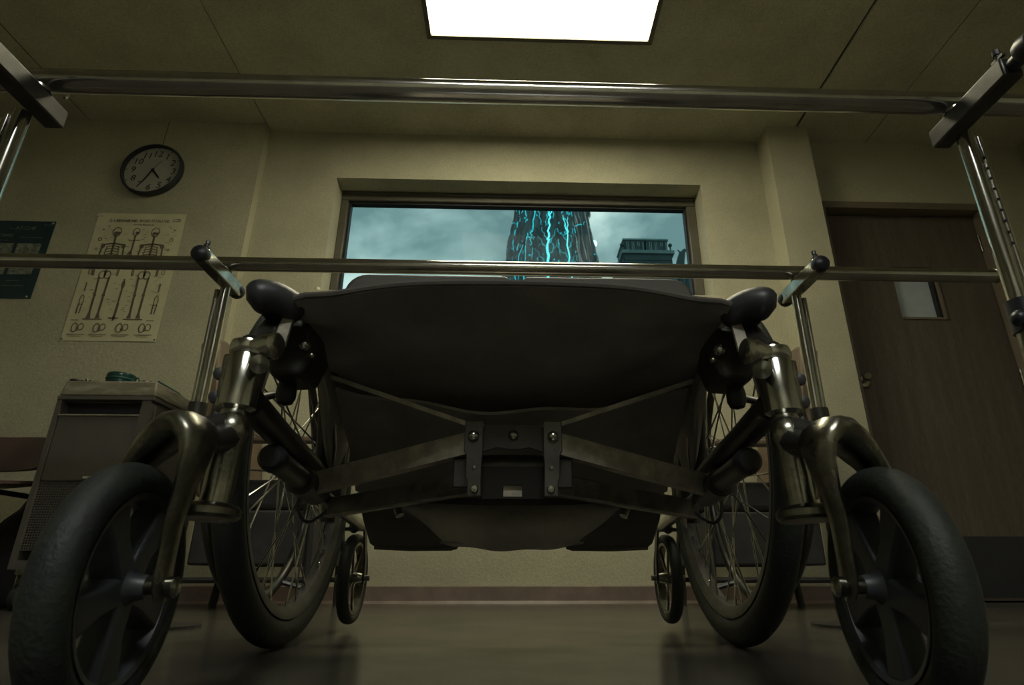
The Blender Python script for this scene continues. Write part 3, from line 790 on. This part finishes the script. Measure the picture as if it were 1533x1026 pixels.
ring(a, .475, .655, .010, .02, .005); line(a, [(.50, .46), (.50, .38), (.497, .27)], .006); line(a, [(.50, .27), (.495, .17)], .009); line(a, [(.44, .167), (.54, .167)], .005); line(a, [(.49, .15), (.49, .18)], .006)
ring(a, .50, .42, .007, .02, .004)
for u in (.10, .90):
    line(a, [(u, .43), (u, .37)], .005); ring(a, u, .30, .010, .028, .004); line(a, [(u - .02, .27), (u - .02, .20)], .005); line(a, [(u + .02, .27), (u + .01, .20)], .004); line(a, [(u - .05, .15), (u + .03, .15)], .002)
    ring(a, u, .78, .008, .010, .004); blob(a, u + .01, .86, .005, .004); ring(a, u - .01, .70, .006, .006, .003); ring(a, u, .52, .008, .016, .003)
for u in (.14, .37, .61, .85):
    ring(a, u - .03, .095, .014, .024, .005); ring(a, u + .035, .10, .013, .018, .004); blob(a, u, .085, .006, .012)
    line(a, [(u - .09, .045), (u + .09, .045)], .0022); line(a, [(u - .07, .032), (u + .06, .032)], .0015)
obj('bone_details_print', a, 'print1', sheet, kind='stuff')
a = MB(); rr = random.Random(3)
for i in range(120):
    u = rr.choice([.13, .18, .38, .42, .57, .6, .83, .88]) + rr.uniform(-.03, .03); v = rr.uniform(.2, .9)
    line(a, [(u, v), (u + rr.uniform(.015, .035), v)], .0016)
obj('caption_print', a, 'print2', sheet, kind='stuff')
def ptxt(t, size, u, v, m, name):
    c = pp(u, v)
    obj(name, text_mb(t, size, lambda x, y, z: (c[0] + x, c[1] - z - .0003, c[2] + y), .0002), m, sheet, smooth=0)
ptxt('G LSEONE HE  ROD ITOU VK', .0250, .485, .935, 'ink', 'heading')
ptxt('Summe Illustrierte', .0150, .545, .905, 'print1', 'subheading')
a = MB(); ring(a, .91, .945, .022, .008, .003, a0=20, a1=340); blob(a, .93, .952, .010, .004); line(a, [(.87, .935), (.95, .94)], .002)
obj('emblem', a, 'print1', sheet)
for u, v in ((.02, .98), (.985, .012), (.012, .012)):
    c = pp(u, v); obj('tape', MB().box(c[0] - .016 if v > .5 else c[0] - .004, c[0] + .016 if v > .5 else c[0] + .004, c[1] - .0006, c[1] + .001, c[2] - .008, c[2] + .008) if v > .5 else MB().lathe([(0, -.002), (.004, -.001), (.004, .001), (0, .001)], c, (0, 1, 0), 10), 'tape' if v > .5 else 'ink', ps)

QX0, QX1, QZ0, QZ1 = -2.96, -2.488, 1.443, 1.905
p2 = thing('teal_poster', 'dark teal information poster at the left edge of the wall', 'poster', ((QX0 + QX1) / 2, YL, QZ0))
sh = obj('sheet', MB().box(QX0, QX1, YL - .004, YL - .0015, QZ0, QZ1), 'teal', p2)
def qq(u, v): return (QX0 + (QX1 - QX0) * u, YL - .0042, QZ0 + (QZ1 - QZ0) * v)
def qrect(u0, u1, v0, v1, m='tealprint', nm='picture_print'):
    a = qq(u0, v0); b = qq(u1, v1); obj(nm, MB().box(a[0], b[0], a[1] - .0004, a[1], a[2], b[2]), m, sh)
for u0, u1 in ((.10, .34), (.38, .62), (.66, .92)):
    qrect(u0, u1, .50, .70); qrect(u0, u1, .30, .47)
a = MB()
for (u0, u1, v) in ((.66, .90, .78), (.66, .82, .22), (.64, .88, .16), (.36, .56, .74), (.88, .97, .95), (.36, .54, .20), (.40, .55, .14)):
    c = qq(u0, v); d = qq(u1, v); a.box(c[0], d[0], c[1] - .0004, c[1], c[2] - .0012, c[2] + .0012)
obj('line_print', a, 'tealprint', sh)
obj('title_print', text_mb('~ ARGHE', .034, lambda x, y, z: (qq(.66, .9)[0] + x, qq(.66, .9)[1] - z - .0003, qq(.66, .9)[2] + y), .0002), 'tealprint', sh, smooth=0)
obj('title_print', text_mb('OOWEI', .03, lambda x, y, z: (qq(.47, .80)[0] + x, qq(.47, .8)[1] - z - .0003, qq(.47, .80)[2] + y), .0002), 'tealprint', sh, smooth=0)
for u, v in ((.975, .972), (.955, .025)):
    obj('tack', MB().lathe([(0, -.003), (.005, -.002), (.006, .001), (0, .001)], qq(u, v), (0, 1, 0), 10), 'tape', p2)

# ------------------------------------------------------------------ cabinet at the left with things on top
x0, x1, y0, y1, z0, z1 = -1.775, -1.415, 2.32, 2.70, .135, .77
cb = thing('cabinet', 'grey metal cabinet on casters with a perforated front and pale top', 'cabinet', ((x0 + x1) / 2, (y0 + y1) / 2, 0))
mb = MB().box(x0, x0 + .018, y0, y1, z0, z1).box(x1 - .018, x1, y0, y1, z0, z1).box(x0 + .018, x1 - .018, y1 - .015, y1, z0, z1).box(x0 + .018, x1 - .018, y0 + .02, y1 - .015, z0, z0 + .02)
mb.box(x0 + .018, x1 - .018, y0 + .03, y1 - .015, z1 - .02, z1)
obj('body', mb, 'cabinet', cb, smooth=0)
obj('side_panel', MB().box(x1, x1 + .004, y0 + .03, y1 - .02, z0 + .03, z1 - .03), 'cabinet', cb, bevel=.002)
obj('front_panel', MB().box(x0 + .020, x1 - .035, y0 + .004, y0 + .018, .445, z1 - .075), 'cabinet', cb, bevel=.003, label='plain upper front panel')
obj('panel_lip', MB().box(x0 + .020, x1 - .035, y0 - .002, y0 + .010, z1 - .079, z1 - .073), 'cabtop', cb)
obj('handle_recess', MB().box(x0 + .018, x1 - .035, y0 + .045, y0 + .055, z1 - .075, z1 - .02), 'cabdark', cb)
obj('front_stile', MB().box(x1 - .035, x1 - .018, y0, y0 + .02, z0, z1), 'cabinet', cb)
gr = MB(); gx0, gx1, gz0, gz1 = x0 + .020, x1 - .035, .20, .445
nx, nz = 34, 27
for i in range(nx + 1):
    x = gx0 + (gx1 - gx0) * i / nx; gr.box(x - .0018, x + .0018, y0 + .008, y0 + .011, gz0, gz1)
for i in range(nz + 1):
    z = gz0 + (gz1 - gz0) * i / nz; gr.box(gx0, gx1, y0 + .0075, y0 + .0105, z - .0018, z + .0018)
obj('grille', gr, 'cabinet', cb, smooth=0, kind='stuff')
obj('grille_back', MB().box(gx0, gx1, y0 + .03, y0 + .034, gz0, gz1), 'cabdark', cb)
obj('plinth', MB().box(x0 + .018, x1 - .018, y0 + .002, y0 + .02, z0 + .0, .165), 'cabinet', cb)
obj('badge', MB().box(-1.60, -1.57, y0 + .000, y0 + .004, .452, .460), 'tape', cb)
tp = obj('cabinet_top', MB().add(
    [(x0 + .004, y0 - .006, z1), (x1 + .012, y0 - .006, z1), (x1 + .012, y1 + .02, z1), (x0 + .004, y1 + .02, z1), (x0 + .014, y0 + .000, z1 + .062), (x1 + .004, y0 + .000, z1 + .062), (x1 + .004, y1 + .016, z1 + .062), (x0 + .014, y1 + .016, z1 + .062)],
    [(0, 3, 2, 1), (4, 5, 6, 7), (0, 1, 5, 4), (1, 2, 6, 5), (2, 3, 7, 6), (3, 0, 4, 7)]), 'cabtop', cb, bevel=.006, label='scuffed pale laminate top')
obj('top_band', MB().box(x0, x1 + .008, y0 - .004, y1 + .015, z1 - .016, z1), 'cabinet', cb, bevel=.002)
for cx_, cy_ in ((x0 + .04, y0 + .04), (x1 - .04, y0 + .04), (x0 + .04, y1 - .04), (x1 - .04, y1 - .04)):
    w_ = obj('cabinet_caster', MB().lathe([(0, -.014), (.036, -.014), (.042, -.010), (.042, .010), (.036, .014), (0, .014)], (cx_, cy_, .042), (1, 0, 0), 24), 'rubber', cb)
    obj('caster_yoke', MB().box(cx_ - .020, cx_ - .016, cy_ - .014, cy_ + .014, .035, .12).box(cx_ + .016, cx_ + .020, cy_ - .014, cy_ + .014, .035, .12).box(cx_ - .022, cx_ + .022, cy_ - .022, cy_ + .022, .118, z0), 'steel', w_)
TZ = z1 + .062
mg = thing('green_bowl', 'dark green glazed bowl standing on the cabinet top', 'bowl', (-1.62, 2.42, TZ))
obj('bowl', MB().lathe([(0, 0), (.044, 0), (.050, .004), (.053, .018), (.050, .030), (.051, .034), (.053, .046), (.051, .056), (.047, .058), (.045, .054), (.045, .012), (0, .010)], (-1.62, 2.42, TZ), (0, 0, 1), 36), 'green', mg)
obj('lid_band', MB().lathe([(.0515, .030), (.0545, .032), (.0545, .036), (.0515, .038)], (-1.62, 2.42, TZ), (0, 0, 1), 36, closed=True), 'tealplastic', mg)
tag(obj('cable_coil', MB().torus((-1.745, 2.345, TZ + .006), .014, .006, (0, 0, 1), 20, 8).tube(bez((-1.73, 2.345, TZ + .005), (-1.70, 2.34, TZ + .005), (-1.69, 2.36, TZ + .006), (-1.66, 2.352, TZ + .005), 8), .005, 8), 'plastic'), 'small black coiled cable at the corner of the cabinet top', 'cable')
cr_ = MB(); rr = random.Random(5)
def crump(u, v): return (-1.725 + .05 * u, 2.335 + .04 * v, TZ + .004 + .010 * math.sin(9 * u + 4 * v) ** 2 * (.4 + .6 * math.sin(3.1 * u)))
tag(obj('crumpled_paper', cr_.sheet(crump, 10, 8, .001), 'tape'), 'crumpled scrap of pale paper on the cabinet top', 'paper')
tag(obj('teal_ring', MB().torus((-1.505, 2.345, TZ + .010), .010, .0035, (.3, 1, .2), 20, 8), 'tealplastic'), 'small teal ring on the cabinet top beside the bowl', 'ring')
tag(obj('teal_clip', MB().tube([(-1.54, 2.35, TZ + .005), (-1.525, 2.345, TZ + .007)], .005, 10).box(-1.545, -1.53, 2.345, 2.355, TZ, TZ + .006), 'tealplastic'), 'tiny teal clip next to the green bowl', 'clip')
tag(obj('pebble_cap', MB().sphere((-1.475, 2.345, TZ + .006), .008, 12, 8, (1.6, 1, .75)), 'steel'), 'grey bottle cap on the cabinet top', 'cap')
tag(obj('black_stud', MB().lathe([(0, 0), (.005, 0), (.005, .005), (.003, .008), (0, .008)], (-1.45, 2.345, TZ), (0, 0, 1), 12), 'plastic'), 'tiny black stud on the cabinet top corner', 'stud')
pn = MB().tube([(-1.421, 2.345, TZ + .005), (-1.425, 2.50, TZ + .005), (-1.426, 2.535, TZ + .005)], [.0055, .0055, .002], 10)
tag(obj('teal_pen', pn, 'tealplastic'), 'dark teal pen lying along the right edge of the cabinet top', 'pen')

# ------------------------------------------------------------------ mauve shell chair at the far left
sx, sy = -2.06, 2.42
ch = thing('shell_chair', 'mauve plastic shell chair beside the grey cabinet', 'chair', (sx, sy, 0))
def shell_back(u, v):
    x = u * 2 - 1
    return (sx + x * (.25 - .03 * (2 * v - 1) ** 2), sy - .04 + .07 * x * x * -1 + .05 * v + .08, .50 + .145 * v - .02 * abs(x) ** 3 * v)
obj('backrest', MB().sheet(shell_back, 18, 8, .010), 'pinkseat', ch, smooth=80, label='curved mauve backrest')
def shell_seat(u, v):
    x = u * 2 - 1
    return (sx + x * .23, sy - .30 + .36 * v, .415 + .02 * x * x + .03 * v * v - .02 * (1 - v) ** 3)
obj('seat', MB().sheet(shell_seat, 14, 12, .012), 'pinkseat', ch, smooth=80)
for s in (-1, 1):
    obj('leg', MB().tube([(sx + s * .18, sy - .26, .40), (sx + s * .24, sy - .30, 0)], .010, 10), 'blackmetal', ch)
    obj('leg', MB().tube([(sx + s * .19, sy + .10, .56), (sx + s * .19, sy + .06, .40), (sx + s * .24, sy + .12, 0)], .010, 10), 'blackmetal', ch)
    obj('side_rail', MB().tube([(sx + s * .18, sy - .26, .40), (sx + s * .19, sy + .06, .40)], .010, 10), 'blackmetal', ch)
bgx, bgy = -2.01, 2.69
vs_ = []; fs_ = []
for i in range(13):
    t = i / 12
    for j in range(28):
        a = 2 * PI * j / 28
        w_ = (.30 + .70 * math.sin(PI * min(1, t * 1.15 + .12)) ** .6) * (1 - .25 * t)
        w_ *= 1 + .05 * math.sin(5 * a + 6 * t) + .03 * math.sin(11 * a)
        vs_.append((bgx + .185 * w_ * math.cos(a), bgy + .11 * w_ * math.sin(a), .50 * t))
for i in range(12):
    for j in range(28): fs_.append((i * 28 + j, i * 28 + (j + 1) % 28, (i + 1) * 28 + (j + 1) % 28, (i + 1) * 28 + j))
fs_.append(tuple(range(28))); fs_.append(tuple(12 * 28 + j for j in range(28)))
bag = thing('cloth_bag', 'dark slumped cloth bag on the floor behind the mauve chair', 'bag', (bgx, bgy, 0))
obj('sack', MB().add(vs_, fs_), 'darkcloth', bag, smooth=80)
obj('drawstring', MB().tube(bez((bgx + .02, bgy - .075, .49), (bgx + .06, bgy - .13, .50), (bgx + .14, bgy - .13, .42), (bgx + .10, bgy - .125, .30), 10), .004, 6), 'greyseat', bag)

# ------------------------------------------------------------------ two armchairs below the window, facing each other
def armchair(s, label):
    ox = 1.0 * s
    t = thing('armchair', label, 'armchair', (ox, 2.5, 0), 'armchairs beneath the window')
    ya, yb = 2.28, 2.74
    def back(u, v):
        y = ya + (yb - ya) * u
        e = 1 - (2 * u - 1) ** 6
        return ((1.155 + .10 * v + .02 * math.sin(PI * u)) * s, y, .38 + (.60 + .035 * e) * v)
    obj('backrest', MB().sheet(back, 16, 12, .075 * s), 'brown', t, bevel=.012, smooth=50, label='tall brown vinyl backrest')
    obj('seat_cushion', MB().box(min(.70 * s, 1.17 * s), max(.70 * s, 1.17 * s), ya + .05, yb - .05, .34, .455), 'greyseat', t, bevel=.025, seg=3)
    obj('seat_base', MB().box(min(.72 * s, 1.16 * s), max(.72 * s, 1.16 * s), ya + .04, yb - .04, .15, .34), 'greyseat', t, bevel=.008)
    for y in (ya + .022, yb - .022):
        obj('armrest', MB().box(min(.70 * s, 1.17 * s), max(.70 * s, 1.17 * s), y - .022, y + .022, .585, .61), 'brown', t, bevel=.008)
        obj('leg', MB().tube([(.74 * s, y, .585), (.73 * s, y, .30), (.72 * s, y, 0)], .014, 10), 'blackmetal', t)
        obj('leg', MB().tube([(1.17 * s, y, .60), (1.19 * s, y, .25), (1.22 * s, y, 0)], .016, 10), 'blackmetal', t)
        obj('stretcher', MB().tube([(.725 * s, y, .10), (1.21 * s, y, .10)], .010, 8), 'blackmetal', t)
armchair(-1, 'brown vinyl armchair under the window on the cabinet side')
armchair(1, 'brown vinyl armchair under the window on the door side')

# little white cap on the sill
tag(obj('sill_cap', MB().lathe([(0, 0), (.014, 0), (.016, .006), (.012, .018), (0, .022)], (-1.055, YW - .018, WZ0), (0, 0, 1), 16), 'tape'), 'tiny white cap on the left end of the window sill', 'cap')

# ------------------------------------------------------------------ outside
struct('ground', MB().box(-150, 150, 3.6, 220, -.4, -.3), 'ground', 'ground outside the window')
TX, TY = 4.45, 66.0
tw = thing('tower', 'colossal bark-like tower with glowing cyan veins outside the window', 'tower', (TX, TY, -.3))
def trad(z): return 5.55 - .150 * (z - 36.4)
def tsurf(a, z, off=0.):
    r = trad(z)
    rid = .26 * math.sin(43 * a + .12 * z) + .22 * math.sin(9 * a + .05 * z) + .22 * math.sin(17 * a + 1.7 + .09 * z) + .14 * math.sin(31 * a + .3 * z) + .10 * math.sin(.9 * z + 5 * a)
    step = .16 if math.sin(z * .8 + 3 * math.sin(4 * a)) > .55 else 0
    r = r + rid * .55 + step + off
    return Vector((TX + .0 + r * math.cos(a), TY + r * math.sin(a), z))
na, nzz = 260, 110
zlo, zhi = -.3, 68.
vs_ = []; fs_ = []
for i in range(nzz + 1):
    z = zlo + (zhi - zlo) * i / nzz
    for j in range(na): vs_.append(tsurf(2 * PI * j / na, z))
for i in range(nzz):
    for j in range(na): fs_.append((i * na + j, i * na + (j + 1) % na, (i + 1) * na + (j + 1) % na, (i + 1) * na + j))
fs_.append(tuple(range(na - 1, -1, -1))); fs_.append(tuple(nzz * na + j for j in range(na)))
trunk = obj('trunk', MB().add(vs_, fs_), 'bark', tw, smooth=60)
# pale slabs of bark on the right flank
rr = random.Random(11)
for i in range(48):
    a = R(rr.uniform(-62, -8)); z = rr.uniform(31, 45); L = rr.uniform(1.5, 5)
    pts = [tsurf(a + .01 * math.sin(k), z + L * k / 5, .10) for k in range(6)]
    obj('bark_slab', MB().tube(pts, [.02, .08, .11, .10, .07, .02], 5), 'barkpale', trunk)
def vein(a, z, pts, r, m, nm='vein'):
    obj(nm, MB().tube([tsurf(a + da, z + dz, .14) for da, dz in pts], r, 6), m, trunk)
# two tree-shaped veins in the middle of the trunk
D = R
def path(a0, z0, a1, z1, n=8, wob=.02):
    return [tsurf(a0 + (a1 - a0) * i / n + wob * math.sin(i * 1.9 + z0), z0 + (z1 - z0) * i / n, .16) for i in range(n + 1)]
def pv(a0, z0, a1, z1, r0, r1, m='vein', n=8, wob=.02, nm='vein'):
    obj(nm, MB().tube(path(D(a0), z0, D(a1), z1, n, wob), [.6 * (r0 + (r1 - r0) * i / n) for i in range(n + 1)], 6), m, trunk)
pv(-98, 30, -97, 36.5, .30, .20, 'vein2'); pv(-97, 36.5, -95, 40, .20, .12, 'vein2')
pv(-95, 40, -99, 42, .13, .04, 'vein2'); pv(-95, 40, -90, 42.2, .13, .04, 'vein2'); pv(-95, 40, -95.5, 47, .10, .07)
for k, (z, da, dz) in enumerate(((33, -14, 2.4), (34, 12, 2.2), (35, -12, 2.4), (35.6, 11, 2.6), (36.5, -9, 2))):
    pv(-97.5, z, -97.5 + da, z + dz, .07, .02, 'vein')
pv(-74, 31, -75, 37.4, .12, .12, 'vein2'); pv(-75, 37.4, -79, 40.2, .11, .04, 'vein2'); pv(-75, 37.4, -70, 40.4, .12, .04, 'vein2')
for z, da, dz in ((33, 10, 2), (34, -12, 1.6), (35.2, 9, 2.2), (36, -10, 2)): pv(-74.5, z, -74.5 + da, z + dz, .06, .02, 'vein')
pv(-118, 38.5, -112, 43.4, .12, .10); pv(-112, 43.4, -117, 45, .10, .04); pv(-112, 43.4, -107, 47, .10, .05); pv(-118, 38.5, -117, 36, .10, .06); pv(-112, 41.5, -106, 39, .06, .03)
pv(-130, 41, -127, 47, .11, .08); pv(-136, 31, -130, 36.5, .10, .07); pv(-126, 31, -122, 35.5, .09, .05)
pv(-84, 43, -84, 47, .06, .05, 'vein2'); pv(-62, 39.2, -52, 39.5, .08, .08)
for a0_ in (-150, -128, -112, -98, -86, -74, -58, -40):
    pv(a0_, 4 + (a0_ % 7), a0_ + 4, 24 + (a0_ % 5), .14, .09, 'vein', 14)
sm = MB(); rr = random.Random(21)
for i in range(420):
    a = D(rr.choice([rr.uniform(-170, -110), rr.uniform(-170, -20), rr.uniform(-110, -60)])); z = rr.uniform(30, 46.5) if i < 220 else rr.uniform(2, 30); L = rr.choice([.12, .2, .3, .5, .9])
    r = rr.uniform(.02, .055)
    sm.tube([tsurf(a + .012 * math.sin(k * 2 + i), z + L * k / 4, .13) for k in range(5)], [r * .5, r, r, r, r * .5], 5)
obj('small_veins', sm, 'vein', trunk, kind='stuff')
obj('beacon', MB().sphere(tsurf(R(-4), 39.3, .15), .42, 14, 10), mat('beacon_glow', (.3, .8, .9), .5, emit=(.35, .9, 1.), estr=3.0), tw, label='bright cyan beacon on the right flank')

def bld_box(name, x0, x1, y0, y1, z0, z1, m, parent, **k): return obj(name, MB().box(x0, x1, y0, y1, z0, z1), m, parent, smooth=0, **k)
bd = thing('rooftop_building', 'dark flat-roofed building with louvred rooftop units outside the window', 'building', (10.1, 42, -.3))
bld_box('wall', 8.25, 11.95, 40, 46, -.3, 23.15, 'building', bd)
for i in range(6):
    bld_box('cladding', 8.27, 11.93, 39.93, 40, 20.2 + i * .48, 20.62 + i * .48, 'building', bd)
bld_box('parapet', 8.10, 12.12, 39.8, 46.2, 23.15, 23.42, 'buildinglt', bd)
for x0_, x1_ in ((8.35, 9.98), (10.12, 11.78)):
    u_ = bld_box('rooftop_unit', x0_, x1_, 40.4, 43, 23.42, 24.55, 'building2', bd)
    bld_box('unit_roof', x0_ - .06, x1_ + .06, 40.25, 43.1, 24.55, 24.68, 'buildinglt', u_)
    n_ = 11
    for i in range(n_):
        xx = x0_ + .12 + (x1_ - x0_ - .24) * i / (n_ - 1); bld_box('louvre', xx - .03, xx + .03, 40.32, 40.4, 23.55, 24.45, 'buildinglt' if i % 3 else 'building', u_)
    bld_box('vent', x0_ + (x1_ - x0_) * .55, x0_ + (x1_ - x0_) * .8, 40.30, 40.36, 23.6, 24.05, 'building', u_)
obj('mast', MB().tube([(7.75, 40.2, 20.0), (8.22, 40.2, 24.0)], .035, 6).sphere((8.2, 40.2, 24.05), .17, 10, 8), 'building', bd)
obj('flue', MB().sphere((12.0, 40.4, 24.2), .16, 10, 8).tube([(12.0, 40.4, 23.4), (12.0, 40.4, 24.2)], .06, 6), 'building', bd)
obj('stay', MB().tube([(7.95, 40.0, 20.9), (8.25, 40.0, 23.2)], .05, 6), 'building', bd)
sp = thing('spire_building', 'distant gothic building with a statue at the window edge', 'building', (20.3, 63, -.3))
bld_box('wall', 19.2, 22.2, 62, 66, -.3, 33.9, 'building2', sp)
for i in range(5): bld_box('column', 19.3 + i * .6, 19.55 + i * .6, 61.8, 62, 31, 33.8, 'building', sp)
obj('statue', MB().tube([(19.5, 62.5, 33.8), (19.6, 62.5, 35.0), (19.9, 62.5, 36.2), (20.3, 62.5, 36.9)], [.55, .5, .4, .12], 8).tube([(19.9, 62.5, 36.3), (20.9, 62.5, 37.1)], [.16, .08], 6).tube([(19.9, 62.5, 36.2), (19.4, 62.5, 36.8)], [.14, .05], 6), 'building', sp)
obj('side_turret', MB().tube([(18.7, 62.5, -.3), (18.7, 62.5, 33.2), (18.7, 62.5, 34.4)], [.5, .45, .05], 8), 'building2', sp)
bpy.context.view_layer.update()
